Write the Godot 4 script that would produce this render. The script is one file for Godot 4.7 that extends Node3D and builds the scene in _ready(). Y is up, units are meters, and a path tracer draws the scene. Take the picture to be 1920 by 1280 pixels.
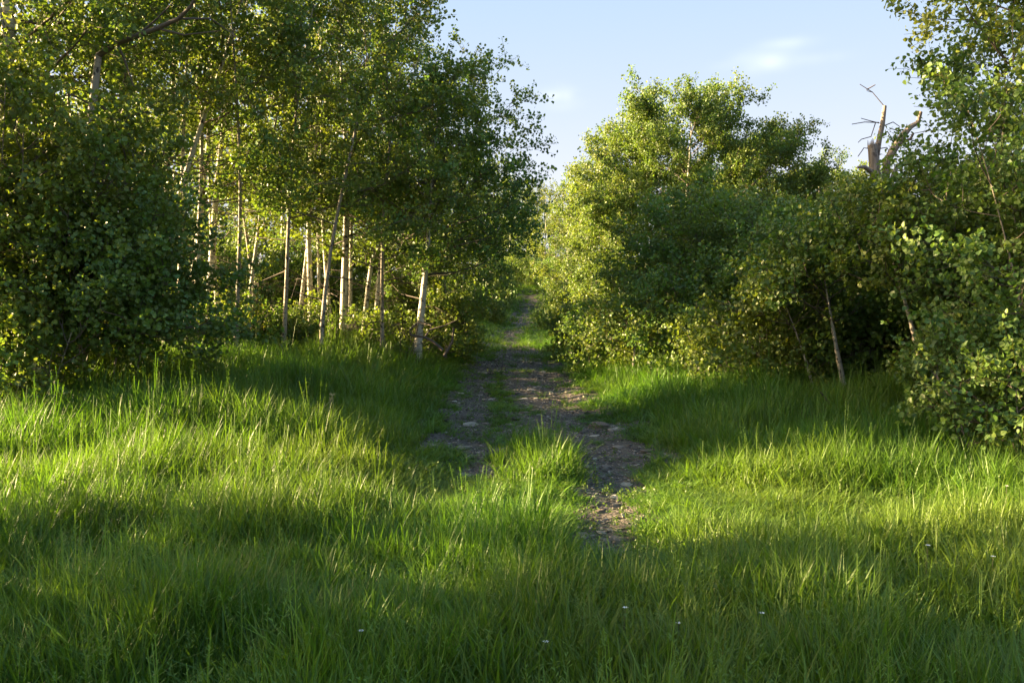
extends Node3D
# A two-rut track climbing through aspens in low evening sun. x right, y up, the camera looks along -z; d below is the distance -z.

const EYE := 1.7          # camera height above the track
const FOCAL := 1600.0     # focal length in pixels of the 1920 wide photograph
const HORIZON := 600.0    # row of the true horizon in the photograph

var rng := RandomNumberGenerator.new()
var lumps := FastNoiseLite.new()
var patches := FastNoiseLite.new()
var names_used := {}
var M := {}
var sprays := []          # leaf spray meshes
var big_sprays := []      # sprays of larger shrub leaves
var n_sprays := 0
var n_tufts := 0

class Shape:
	var v := PackedVector3Array()
	var n := PackedVector3Array()
	var uv := PackedVector2Array()
	var c := PackedColorArray()
	var i := PackedInt32Array()
	func mesh(mat: Material) -> ArrayMesh:
		var a := []
		a.resize(Mesh.ARRAY_MAX)
		a[Mesh.ARRAY_VERTEX] = v
		if n.size() == v.size(): a[Mesh.ARRAY_NORMAL] = n
		if uv.size() == v.size(): a[Mesh.ARRAY_TEX_UV] = uv
		if c.size() == v.size(): a[Mesh.ARRAY_COLOR] = c
		a[Mesh.ARRAY_INDEX] = i
		var m := ArrayMesh.new()
		m.add_surface_from_arrays(Mesh.PRIMITIVE_TRIANGLES, a)
		m.surface_set_material(0, mat)
		return m

func _ready() -> void:
	rng.seed = 7
	lumps.seed = 3; lumps.frequency = 0.35; lumps.fractal_octaves = 3
	patches.seed = 11; patches.frequency = 0.9; patches.fractal_octaves = 3
	camera_and_light()
	materials()
	build_sprays()
	build_ground()
	build_path()
	build_trees()
	build_dead_wood()
	build_grass()
	build_herbs()
	print("sprays %d tufts %d" % [n_sprays, n_tufts])

# ---------------------------------------------------------------- camera, sky, sun
func camera_and_light() -> void:
	var cam := Camera3D.new()
	cam.name = "camera"
	add_child(cam)
	cam.position = Vector3(0, EYE, 0)
	cam.rotation.x = -atan((640.0 - HORIZON) / FOCAL)
	cam.fov = rad_to_deg(2.0 * atan(640.0 / FOCAL))
	cam.near = 0.05
	cam.far = 2000.0
	cam.current = true
	var e := Environment.new()
	e.background_mode = Environment.BG_SKY
	e.tonemap_mode = Environment.TONE_MAPPER_LINEAR
	e.tonemap_exposure = 9.0
	e.sdfgi_enabled = true
	e.ssao_enabled = true
	e.ssil_enabled = true
	var sm := ProceduralSkyMaterial.new()
	sm.sky_top_color = lin(0.042, 0.073, 0.113)
	sm.sky_horizon_color = lin(0.146, 0.133, 0.128)
	sm.sky_curve = 0.18
	sm.sky_energy_multiplier = 1.0
	sm.ground_bottom_color = lin(0.02, 0.03, 0.01)
	sm.ground_horizon_color = lin(0.06, 0.07, 0.05)
	sm.sun_angle_max = 62.0
	sm.sun_curve = 0.5
	sm.sky_cover = sky_clouds()
	sm.sky_cover_modulate = lin(0.18, 0.18, 0.18)
	var s := Sky.new()
	s.sky_material = sm
	e.sky = s
	var we := WorldEnvironment.new()
	we.name = "environment"
	we.environment = e
	add_child(we)
	var sun := DirectionalLight3D.new()
	sun.name = "sun"
	sun.light_energy = 1.6
	sun.light_color = Color(1.0, 0.87, 0.66)
	sun.light_angular_distance = 0.5
	sun.shadow_enabled = true
	add_child(sun)
	sun.look_at_from_position(Vector3.ZERO, Vector3(1.0, -0.26, 0.15), Vector3.UP)

# thin evening cloud wisps all round the sky: a white sheet whose alpha is the cloud
func sky_clouds() -> ImageTexture:
	var w := 1024
	var h := 512
	var im := Image.create(w, h, false, Image.FORMAT_RGBA8)
	im.fill(Color(1, 0.95, 0.9, 0))
	var f := FastNoiseLite.new()
	f.seed = 5; f.frequency = 0.02; f.fractal_octaves = 4
	var r := RandomNumberGenerator.new()
	r.seed = 21
	# wisps: azimuth and height in degrees (0 = straight ahead), half sizes
	var wisps := [[15.6, 16.2, 2.0, 0.55, 0.8], [2.9, 14.7, 1.3, 0.5, 1.2], [17.5, 17.2, 1.6, 0.3, 0.5], [19.5, 16.1, 2.2, 0.25, 0.3]]
	for k in 16:
		wisps.append([r.randf_range(30, 330), r.randf_range(10, 40), r.randf_range(2, 5), r.randf_range(0.5, 1.2), r.randf_range(0.3, 0.6)])
	for a in wisps:
		var cx: float = fposmod(a[0] / 360.0, 1.0) * w
		var cy: float = (90.0 - a[1]) / 180.0 * h
		var rx: float = a[2] / 360.0 * w
		var ry: float = a[3] / 180.0 * h
		for y in range(int(cy - ry * 2.5), int(cy + ry * 2.5) + 1):
			for x in range(int(cx - rx * 2.5), int(cx + rx * 2.5) + 1):
				var q := Vector2((x - cx) / rx, (y - cy) / ry).length()
				var al: float = a[4] * exp(-q * q * 1.3) * clampf(0.55 + 1.5 * f.get_noise_2d(x * 2.5, y * 11.0), 0, 1)
				var xx := posmod(x, w)
				var old := im.get_pixel(xx, y)
				im.set_pixel(xx, y, Color(1, 0.95, 0.9, clampf(maxf(old.a, al * 0.36), 0, 1)))
	return ImageTexture.create_from_image(im)

# ---------------------------------------------------------------- helpers
func lin(r: float, g: float, b: float) -> Color:
	return Color(r, g, b).linear_to_srgb()

func px_x(px: float, d: float) -> float:
	return (px - 960.0) / FOCAL * d

func at_px(px: float, py: float, d: float) -> Vector3:
	return Vector3(px_x(px, d), EYE + (HORIZON - py) / FOCAL * d, -d)

func numbered(called: String) -> String:
	var k: int = names_used.get(called, 0)
	names_used[called] = k + 1
	return called if k == 0 else "%s_%03d" % [called, k]

func thing(called: String, label: String, category: String, at: Vector3, group := "") -> Node3D:
	var o := Node3D.new()
	o.name = numbered(called)
	add_child(o)
	o.position = at
	o.set_meta("label", label)
	o.set_meta("category", category)
	if group: o.set_meta("group", group)
	return o

func part(called: String, m: Mesh, parent: Node3D) -> MeshInstance3D:
	var o := MeshInstance3D.new()
	o.name = called
	o.mesh = m
	parent.add_child(o, true)
	return o

func copies(called: String, m: Mesh, buf: PackedFloat32Array, parent: Node3D) -> MultiMeshInstance3D:
	var mm := MultiMesh.new()
	mm.transform_format = MultiMesh.TRANSFORM_3D
	mm.use_colors = true
	mm.mesh = m
	mm.instance_count = buf.size() / 16
	mm.buffer = buf
	var o := MultiMeshInstance3D.new()
	o.name = called
	o.multimesh = mm
	o.set_meta("kind", "stuff")
	parent.add_child(o, true)
	return o

func put(buf: PackedFloat32Array, b: Basis, o: Vector3, c: Color) -> void:
	buf.append_array([b.x.x, b.y.x, b.z.x, o.x, b.x.y, b.y.y, b.z.y, o.y, b.x.z, b.y.z, b.z.z, o.z, c.r, c.g, c.b, 1.0])

func any_dir() -> Vector3:
	var z := rng.randf_range(-1, 1)
	var a := rng.randf() * TAU
	var s := sqrt(1 - z * z)
	return Vector3(s * cos(a), z, s * sin(a))

func frame_along(y: Vector3, turn: float) -> Basis:
	var h := Vector3.RIGHT if absf(y.x) < 0.8 else Vector3.FORWARD
	var x := y.cross(h).normalized()
	var z := x.cross(y)
	var b := Basis(x, y, z)
	return b * Basis(Vector3.UP, turn)

# a tapered tube through points, with smooth normals and uv in metres
func tube(s: Shape, pts: PackedVector3Array, radii: PackedFloat32Array, sides: int, capped := false) -> void:
	var first := s.v.size()
	var along := 0.0
	var last := pts.size() - 1
	var side := Vector3.ZERO
	var u0 := rng.randf()
	var v0 := rng.randf()
	for k in pts.size():
		var t := (pts[mini(k + 1, last)] - pts[maxi(k - 1, 0)]).normalized()
		if k == 0:
			side = t.cross(Vector3(0.31, 0.2, 0.93)).normalized()
		else:
			side = (side - t * side.dot(t)).normalized()
			along += pts[k].distance_to(pts[k - 1])
		var other := t.cross(side)
		for j in sides + 1:
			var a := TAU * j / sides
			var nn := side * cos(a) + other * sin(a)
			s.v.append(pts[k] + nn * radii[k])
			s.n.append(nn)
			s.uv.append(Vector2(u0 + float(j) / sides, v0 + along * 0.5))
	for k in last:
		for j in sides:
			var p := first + k * (sides + 1) + j
			var q := p + sides + 1
			s.i.append_array([p, q, p + 1, p + 1, q, q + 1])
	if capped:
		var t := (pts[last] - pts[last - 1]).normalized()
		var mid := s.v.size()
		s.v.append(pts[last] + t * radii[last] * 0.4)
		s.n.append(t)
		s.uv.append(Vector2(0.5, 0.5))
		var p := first + last * (sides + 1)
		for j in sides:
			s.i.append_array([p + j, mid, p + j + 1])

# ---------------------------------------------------------------- lie of the land
func step01(a: float, b: float, x: float) -> float:
	var t := clampf((x - a) / (b - a), 0, 1)
	return t * t * (3 - 2 * t)

func track_x(d: float) -> float:
	var keys := [[-20, 0.0], [4, 0.0], [6, 0.06], [8, 0.28], [9, 0.30], [14, 0.12], [19, 0.06], [27, 0.1], [38, 0.3], [48, 0.9], [58, 1.6], [70, 2.2], [400, 2.2]]
	for k in keys.size() - 1:
		if d < keys[k + 1][0]:
			return lerpf(keys[k][1], keys[k + 1][1], clampf((d - keys[k][0]) / (keys[k + 1][0] - keys[k][0]), 0, 1))
	return 2.2

func ground(x: float, d: float) -> float:
	var u := x - track_x(d)
	var h := 0.0325 * d + 2.3 * step01(42, 76, d)
	if d > 80: h -= 0.0325 * (d - 80) * 0.7
	h -= 0.10 * exp(-u * u / 2.2) * step01(5, 9, d)
	h -= 0.05 * (exp(-pow((u - 0.75) / 0.25, 2)) + exp(-pow((u + 0.75) / 0.25, 2))) * step01(5, 7, d)
	h += (0.30 * step01(1.3, 3.6, -u) + 0.35 * step01(2.5, 11.0, -u)) * step01(7, 16, d)
	h += 0.30 * step01(1.6, 6.0, u) * step01(8, 17, d)
	h += 0.07 * lumps.get_noise_2d(x * 1.3, d * 1.3)
	return h

# 1 where the track is bare soil, 0 where it is overgrown
func bare(x: float, d: float) -> float:
	var u := x - track_x(d)
	if absf(u) > 2.2 or d < 4.6 or d > 64: return 0.0
	var n := patches.get_noise_2d(x * 1.0, d * 0.8)
	var right := exp(-pow((u - 0.60 - 0.32 * exp(-pow((d - 9.7) / 1.1, 2))) / lerpf(0.25, 0.36, step01(7, 9, d)), 2)) * step01(5.2, 5.8, d) * (1.3 if d < 9 else 1.0) * (1 - 0.75 * step01(18, 22, d))
	var left := (1 - 0.6 * step01(20, 24, d)) * exp(-pow((u + 0.72) / 0.42, 2)) * step01(7.0, 8.6, d) * (0.75 if d < 9.6 else 1.0)
	var wide := step01(9.2, 10.2, d) * (1 - step01(18, 21, d)) * exp(-pow(u / 1.15, 4))
	var far := step01(18, 20, d) * exp(-pow((u - lerpf(0.05, -0.25, step01(21, 27, d))) / lerpf(0.8, 0.42, step01(20, 28, d)), 4)) * lerpf(0.85, 0.6, step01(30, 45, d))
	var b := maxf(maxf(right, left * 0.9), maxf(wide * 0.68, far * 0.9))
	b = b + 1.15 * n - 0.14 + 0.35 * patches.get_noise_2d(x * 3.1, d * 2.4)
	if d > 10 and d < 19: b -= 0.75 * exp(-pow((u + 0.35) / 0.16, 2)) * step01(11, 13, d)
	if d > 20: b += 0.10
	b *= 1 - step01(1.0 + 0.5 * step01(8, 9, d) * (1 - step01(11, 12, d)), 1.5 + 0.4 * step01(8, 9, d) * (1 - step01(11, 12, d)), absf(u))
	return clampf(b * 1.5, 0, 1)

func grass_height(x: float, d: float) -> float:
	var u := x - track_x(d)
	var n := lumps.get_noise_2d(x * 2.1 + 40, d * 2.1)
	var h := 0.34
	h = lerpf(h, 0.50, step01(1.3, 3.0, -u) * step01(6, 9, d))
	h = lerpf(h, 0.46, step01(1.6, 3.4, u) * step01(7.5, 9.5, d))
	if d > 6.0:
		var k := (1 - step01(0.9, 2.1, absf(u))) * step01(5.9, 6.9, d) * (1 - 0.5 * step01(19, 26, d))
		h = lerpf(h, 0.10, k)
		# the tall clump between the ruts
		var q := Vector2((u - 0.02) / 0.48, (d - 8.7) / 1.0).length()
		if q < 1.4: h = maxf(h, 0.40 * (1 - step01(0.75, 1.4, q)))
	# the thin short patch right of the track
	var s := Vector2((x - 2.0) / 1.5, (d - 6.5) / 0.95).length()
	h = lerpf(0.12, h, step01(0.55, 1.3, s))
	# low where the wheels still pass in the near rut
	h = lerpf(0.13, h, step01(0.5, 1.0, Vector2((u - 0.62) / 0.55, (d - 5.6) / 1.3).length()))
	return h * (1.0 + 0.55 * n)

# ---------------------------------------------------------------- materials
func std(rough: float) -> StandardMaterial3D:
	var m := StandardMaterial3D.new()
	m.roughness = rough
	return m

func materials() -> void:
	var leaf := std(0.42)
	leaf.vertex_color_use_as_albedo = true
	leaf.backlight_enabled = true
	leaf.backlight = lin(1.0, 0.95, 0.34)
	leaf.cull_mode = BaseMaterial3D.CULL_DISABLED
	M.leaf = leaf
	var blade := std(0.5)
	blade.vertex_color_use_as_albedo = true
	blade.backlight_enabled = true
	blade.backlight = lin(0.98, 1.0, 0.42)
	blade.cull_mode = BaseMaterial3D.CULL_DISABLED
	M.blade = blade
	var straw := std(0.7)
	straw.vertex_color_use_as_albedo = true
	straw.cull_mode = BaseMaterial3D.CULL_DISABLED
	M.straw = straw
	M.aspen = bark_material(1, 0.46, 0.44, 0.37)
	M.aspen_warm = bark_material(2, 0.38, 0.34, 0.27)
	M.young = bark_material(3, 0.26, 0.23, 0.18)
	var twig := std(0.85)
	twig.albedo_color = lin(0.095, 0.075, 0.06)
	M.twig = twig
	var snag := std(0.8)
	var f := FastNoiseLite.new()
	f.seed = 9; f.frequency = 0.02; f.fractal_octaves = 5
	var im := Image.create(256, 256, false, Image.FORMAT_RGB8)
	for y in 256:
		for x in 256:
			var a := 0.5 + 0.5 * f.get_noise_2d(x * 2.2, y * 0.5)
			var b := 0.5 + 0.5 * f.get_noise_2d(x * 0.7 + 90, y * 1.4)
			var c := lin(0.13, 0.105, 0.085).lerp(lin(0.36, 0.29, 0.23), clampf(a * 1.5 - 0.25, 0, 1)).lerp(lin(0.07, 0.05, 0.04), step01(0.6, 0.75, b) * 0.7)
			im.set_pixel(x, y, c)
	snag.albedo_texture = ImageTexture.create_from_image(im)
	snag.heightmap_enabled = true
	snag.heightmap_texture = snag.albedo_texture
	snag.heightmap_scale = 1.2
	M.snag = snag
	# soil: fine grain over coarse patches
	var soil := std(0.95)
	var si := Image.create(512, 512, false, Image.FORMAT_RGB8)
	var hi := Image.create(512, 512, false, Image.FORMAT_L8)
	var r := RandomNumberGenerator.new()
	r.seed = 4
	f.frequency = 0.012
	var f2 := FastNoiseLite.new()
	f2.seed = 19; f2.frequency = 0.06; f2.fractal_octaves = 4
	for y in 512:
		for x in 512:
			var a := clampf(0.5 + 0.8 * f.get_noise_2d(x, y), 0, 1)
			var g := clampf(0.5 + 0.7 * f2.get_noise_2d(x, y) + r.randf_range(-0.12, 0.12), 0, 1)
			var c := lin(0.042, 0.036, 0.032).lerp(lin(0.115, 0.094, 0.078), a).lerp(lin(0.20, 0.175, 0.15), step01(0.66, 0.9, g))
			si.set_pixel(x, y, c)
			hi.set_pixel(x, y, Color(g, g, g))
	soil.albedo_texture = ImageTexture.create_from_image(si)
	soil.heightmap_enabled = true
	soil.heightmap_texture = ImageTexture.create_from_image(hi)
	soil.heightmap_scale = 2.5
	soil.uv1_triplanar = true
	soil.uv1_world_triplanar = true
	soil.uv1_scale = Vector3(0.9, 0.9, 0.9)
	M.soil = soil
	var turf: StandardMaterial3D = soil.duplicate()
	turf.albedo_color = Color(0.62, 0.72, 0.45)
	M.turf = turf
	for k in 4:
		var st := std(0.9)
		var tones := [lin(0.36, 0.33, 0.28), lin(0.25, 0.22, 0.19), lin(0.17, 0.135, 0.11), lin(0.46, 0.42, 0.36)]
		st.albedo_color = tones[k]
		st.heightmap_enabled = true
		st.heightmap_texture = soil.heightmap_texture
		st.heightmap_scale = 0.8
		st.uv1_triplanar = true
		st.uv1_scale = Vector3(4, 4, 4)
		M["stone%d" % k] = st
	var gv := std(0.92)
	gv.vertex_color_use_as_albedo = true
	M.gravel = gv

# smooth pale aspen bark with dark eyes, cracks and lenticels
func bark_material(sd: int, r0: float, g0: float, b0: float) -> StandardMaterial3D:
	var w := 256
	var h := 1024
	var f := FastNoiseLite.new()
	f.seed = sd * 7; f.frequency = 0.01; f.fractal_octaves = 4
	var r := RandomNumberGenerator.new()
	r.seed = sd
	var im := Image.create(w, h, false, Image.FORMAT_RGB8)
	var base := lin(r0, g0, b0)
	for y in h:
		for x in w:
			# joined at the seam by mirroring
			var xm := absf(x - w / 2.0)
			var a := 0.5 + 0.5 * f.get_noise_2d(xm * 0.9, y * 0.5)
			var st := f.get_noise_2d(xm * 0.6 + 300, y * 5.0)
			var c := base * (0.82 + 0.32 * a)
			c = c.lerp(lin(0.30, 0.25, 0.18), step01(0.12, 0.5, f.get_noise_2d(xm * 0.5 + 700, y * 0.35)) * 0.55)
			c = c.lerp(lin(0.07, 0.06, 0.05), step01(0.30, 0.48, st) * 0.75)
			c.a = 1
			im.set_pixel(x, y, c)
	for k in 42:
		var cx := r.randi_range(0, w - 1)
		var cy := r.randi_range(0, h - 1)
		var rx := r.randf_range(8, 34)
		var ry := r.randf_range(4, 13)
		for y in range(-int(ry) - 2, int(ry) + 3):
			for x in range(-int(rx) - 2, int(rx) + 3):
				var q := Vector2(x / rx, (y + absf(x) * 0.25) / ry).length() + 0.25 * f.get_noise_2d(x * 9.0, y * 9.0)
				if q < 1.0:
					var p := Vector2i(posmod(cx + x, w), posmod(cy + y, h))
					im.set_pixelv(p, im.get_pixelv(p).lerp(lin(0.035, 0.03, 0.027), 1 - step01(0.6, 1.0, q)))
	var m := std(0.75)
	m.albedo_texture = ImageTexture.create_from_image(im)
	m.heightmap_enabled = true
	m.heightmap_texture = m.albedo_texture
	m.heightmap_scale = 0.5
	m.uv1_scale = Vector3(1, 0.55, 1)
	return m

# ---------------------------------------------------------------- leaves
# one round aspen leaf: six corners, folded a little along its rib
func add_leaf(s: Shape, at: Vector3, out: Vector3, up: Vector3, size: float, c: Color, slim := 1.0) -> void:
	var side := out.cross(up).normalized()
	var nrm := side.cross(out).normalized()
	var k := s.v.size()
	var w := size * 0.52 * slim
	var lift := nrm * size * 0.10
	s.v.append_array([at, at + out * size * 0.30 + side * w + lift, at + out * size * 0.72 + side * w * 0.72 + lift * 0.6, at + out * size * 1.03 - lift * 0.8,
		at + out * size * 0.72 - side * w * 0.72 + lift * 0.6, at + out * size * 0.30 - side * w + lift])
	for j in 6: s.c.append(c)
	s.i.append_array([k, k + 2, k + 1, k, k + 3, k + 2, k, k + 4, k + 3, k, k + 5, k + 4])

func spray(count: int, length: float, size: float, slim: float) -> ArrayMesh:
	var s := Shape.new()
	var bend := any_dir() * 0.12
	var wood := Color(0.55, 0.30, 0.35)
	var pts := PackedVector3Array([Vector3.ZERO, Vector3(0, length * 0.5, 0) + bend * length, Vector3(0, length, 0) + bend * length * 2.5])
	# the twig, three sided
	for k in 2:
		var f := s.v.size()
		for j in 3:
			var o := Vector3(cos(j * TAU / 3), 0, sin(j * TAU / 3)) * 0.0035
			s.v.append_array([pts[k] + o, pts[k + 1] + o * 0.6])
			s.c.append_array([wood, wood])
		for j in 3:
			var a := f + j * 2
			var b := f + ((j + 1) % 3) * 2
			s.i.append_array([a, b, a + 1, b, b + 1, a + 1])
	for k in count:
		var t := pow(rng.randf(), 0.7)
		var p := pts[0].lerp(pts[1], t * 2) if t < 0.5 else pts[1].lerp(pts[2], t * 2 - 1)
		var dir := (Vector3(cos(k * 2.4), rng.randf_range(-0.5, 0.7), sin(k * 2.4)) + any_dir() * 0.45).normalized()
		p += dir * rng.randf_range(0.01, 0.09) * length / 0.4
		var out := (dir * 0.8 + any_dir() * 0.8 + Vector3(0, -0.25, 0)).normalized()
		var up := (Vector3.UP * 0.9 + any_dir()).normalized()
		var g := rng.randf_range(0.8, 1.2)
		add_leaf(s, p, out, up, size * rng.randf_range(0.7, 1.1), Color(g * rng.randf_range(0.9, 1.12), g, g * rng.randf_range(0.8, 1.1)), slim)
	return s.mesh(M.leaf)

func build_sprays() -> void:
	for k in 6: sprays.append(spray(23, 0.40, 0.063, 1.0))
	for k in 4: big_sprays.append(spray(22, 0.36, 0.058, 0.85))

# ---------------------------------------------------------------- ground and track
func build_ground() -> void:
	var xs := PackedFloat32Array()
	var ds := PackedFloat32Array()
	var g := -16.0
	while g <= 16.0:
		xs.append(g)
		g += 0.25
	for k in [18, 21, 25, 30, 38, 50, 70, 100, 150, 250, 400, 700]:
		xs.append(k)
		xs.insert(0, -k)
	for k in [-700, -400, -200, -100, -50, -30, -20, -14, -10, -7, -5]: ds.append(k)
	g = -4.0
	while g <= 48.0:
		ds.append(g)
		g += 0.25
	for k in [50, 52, 54, 57, 60, 63, 66, 69, 72, 76, 80, 86, 94, 105, 120, 150, 200, 300, 500, 900]: ds.append(k)
	var s := Shape.new()
	for d in ds:
		for x in xs:
			s.v.append(Vector3(x, ground(x, d), -d))
	var w := xs.size()
	for b in ds.size() - 1:
		for a in w - 1:
			var p := b * w + a
			s.i.append_array([p, p + w, p + 1, p + 1, p + w, p + w + 1])
	grid_normals(s)
	var o := part("ground", s.mesh(M.turf), self)
	o.set_meta("kind", "structure")

func grid_normals(s: Shape) -> void:
	var n := PackedVector3Array()
	n.resize(s.v.size())
	for k in s.i.size() / 3:
		var a := s.i[k * 3]
		var b := s.i[k * 3 + 1]
		var c := s.i[k * 3 + 2]
		var f := (s.v[c] - s.v[a]).cross(s.v[b] - s.v[a])
		n[a] += f
		n[b] += f
		n[c] += f
	for k in n.size(): n[k] = n[k].normalized()
	s.n = n

func path_height(x: float, d: float) -> float:
	return ground(x, d) + 0.014 + 0.020 * patches.get_noise_2d(x * 6.0, d * 6.0)

func build_path() -> void:
	var s := Shape.new()
	var du := 0.09
	var dd := 0.11
	var nu := 38
	var nd := 540
	var index := PackedInt32Array()
	index.resize(nu * nd)
	index.fill(-1)
	for b in nd - 1:
		for a in nu - 1:
			var d := 4.8 + (b + 0.5) * dd
			var x := track_x(d) + (a + 0.5 - nu * 0.5) * du
			if bare(x, d) < 0.08: continue
			for q in [b * nu + a, b * nu + a + 1, (b + 1) * nu + a, (b + 1) * nu + a + 1]:
				if index[q] < 0:
					index[q] = s.v.size()
					var dq: float = 4.8 + (q / nu) * dd
					var xq: float = track_x(dq) + ((q % nu) - nu * 0.5) * du
					s.v.append(Vector3(xq, path_height(xq, dq), -dq))
			var p := b * nu + a
			s.i.append_array([index[p], index[p + nu], index[p + 1], index[p + 1], index[p + nu], index[p + nu + 1]])
	grid_normals(s)
	var path := part("path", s.mesh(M.soil), self)
	path.set_meta("kind", "structure")
	path.set_meta("label", "two-rut dirt track of dark gravelly soil with pale stones")
	# flat stones set in the soil
	var kinds := []
	for k in 10: kinds.append([stone_mesh(k, M["stone%d" % (k % 4)]), k])
	var made := 0
	var tries := 0
	while made < 130 and tries < 20000:
		tries += 1
		var d := 5.6 + 34.0 * pow(rng.randf(), 1.9)
		var u := rng.randf_range(-1.3, 1.3)
		var x := track_x(d) + u
		if bare(x, d) < 0.35: continue
		if d > 8 and patches.get_noise_2d(x * 0.7 + 70, d * 0.7) < -0.05: continue
		var size := rng.randf_range(0.02, 0.055) * (1.7 if rng.randf() < 0.12 else 1.0)
		var o := part("stone", kinds[rng.randi() % 10][0], path)
		o.position = Vector3(x, path_height(x, d) + size * 0.08, -d)
		o.rotation = Vector3(rng.randf_range(-0.15, 0.15), rng.randf() * TAU, rng.randf_range(-0.15, 0.15))
		o.scale = Vector3(size * rng.randf_range(1.0, 1.7), size * rng.randf_range(0.3, 0.6), size)
		made += 1
	# the larger ones the photograph shows at the edges of the track
	for a in [[1125, 795, 0.13, 0.6], [1160, 835, 0.07, 0.3], [1215, 850, 0.06, 0.3], [842, 752, 0.08, 0.3], [868, 828, 0.08, 0.25], [985, 768, 0.09, 0.25], [1010, 715, 0.10, 0.3], [955, 790, 0.07, 0.3]]:
		var d: float = FOCAL * (EYE + 0.05) / (a[1] - 548.0)
		var x := px_x(a[0], d)
		var o := part("stone", kinds[[2, 6, 1][made % 3]][0], path)
		o.position = Vector3(x, path_height(x, d) + 0.01, -d)
		o.rotation.y = rng.randf() * TAU
		o.scale = Vector3(a[2] * 1.2, a[2] * a[3] * 1.3, a[2])
		made += 1
	# gravel
	var gm := []
	for k in 4: gm.append(stone_mesh(30 + k, M.gravel, true))
	var bufs := [PackedFloat32Array(), PackedFloat32Array(), PackedFloat32Array(), PackedFloat32Array()]
	for k in 42000:
		var d := 5.2 + 45.0 * pow(rng.randf(), 1.7)
		var x := track_x(d) + rng.randf_range(-1.45, 1.45)
		var bb := bare(x, d)
		if bb < 0.2 or rng.randf() > bb + 0.1: continue
		var size := rng.randf_range(0.003, 0.011) * (1.0 + d / 30.0) * (2.0 if rng.randf() < 0.08 else 1.0)
		var b := Basis(Vector3.UP, rng.randf() * TAU) * Basis(Vector3.RIGHT, rng.randf_range(-0.4, 0.4))
		b = b * Basis.from_scale(Vector3(size * rng.randf_range(1, 1.6), size * 0.7, size))
		var g := pow(rng.randf(), 1.6)
		var which := rng.randi() % 4
		var buf: PackedFloat32Array = bufs[which]
		put(buf, b, Vector3(x, path_height(x, d) + size * 0.2, -d), Color(0.055 + 0.25 * g, 0.049 + 0.225 * g, 0.044 + 0.195 * g))
		bufs[which] = buf
	for k in 4: copies("gravel", gm[k], bufs[k], path)

func stone_mesh(sd: int, mat: Material, small := false) -> ArrayMesh:
	var f := FastNoiseLite.new()
	f.seed = sd; f.frequency = 0.55
	var s := Shape.new()
	var rings := 3 if small else 5
	var around := 6 if small else 9
	for a in rings + 1:
		for b in around:
			var th := PI * a / rings
			var ph := TAU * b / around
			var p := Vector3(sin(th) * cos(ph), cos(th), sin(th) * sin(ph))
			var r := 1.0 + 0.55 * f.get_noise_3dv(p * 1.8)
			p = p * r
			p.y = clampf(p.y, -0.8, 0.62 + 0.12 * f.get_noise_3dv(p * 4.0))
			s.v.append(p)
			s.c.append(Color.WHITE)
	for a in rings:
		for b in around:
			var p := a * around + b
			var q := a * around + (b + 1) % around
			s.i.append_array([p, q, p + around, q, q + around, p + around])
	var st := SurfaceTool.new()
	st.begin(Mesh.PRIMITIVE_TRIANGLES)
	st.set_smooth_group(-1)
	for k in s.i:
		st.set_color(s.c[k])
		st.add_vertex(s.v[k])
	st.generate_normals()
	st.set_material(mat)
	return st.commit()

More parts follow.
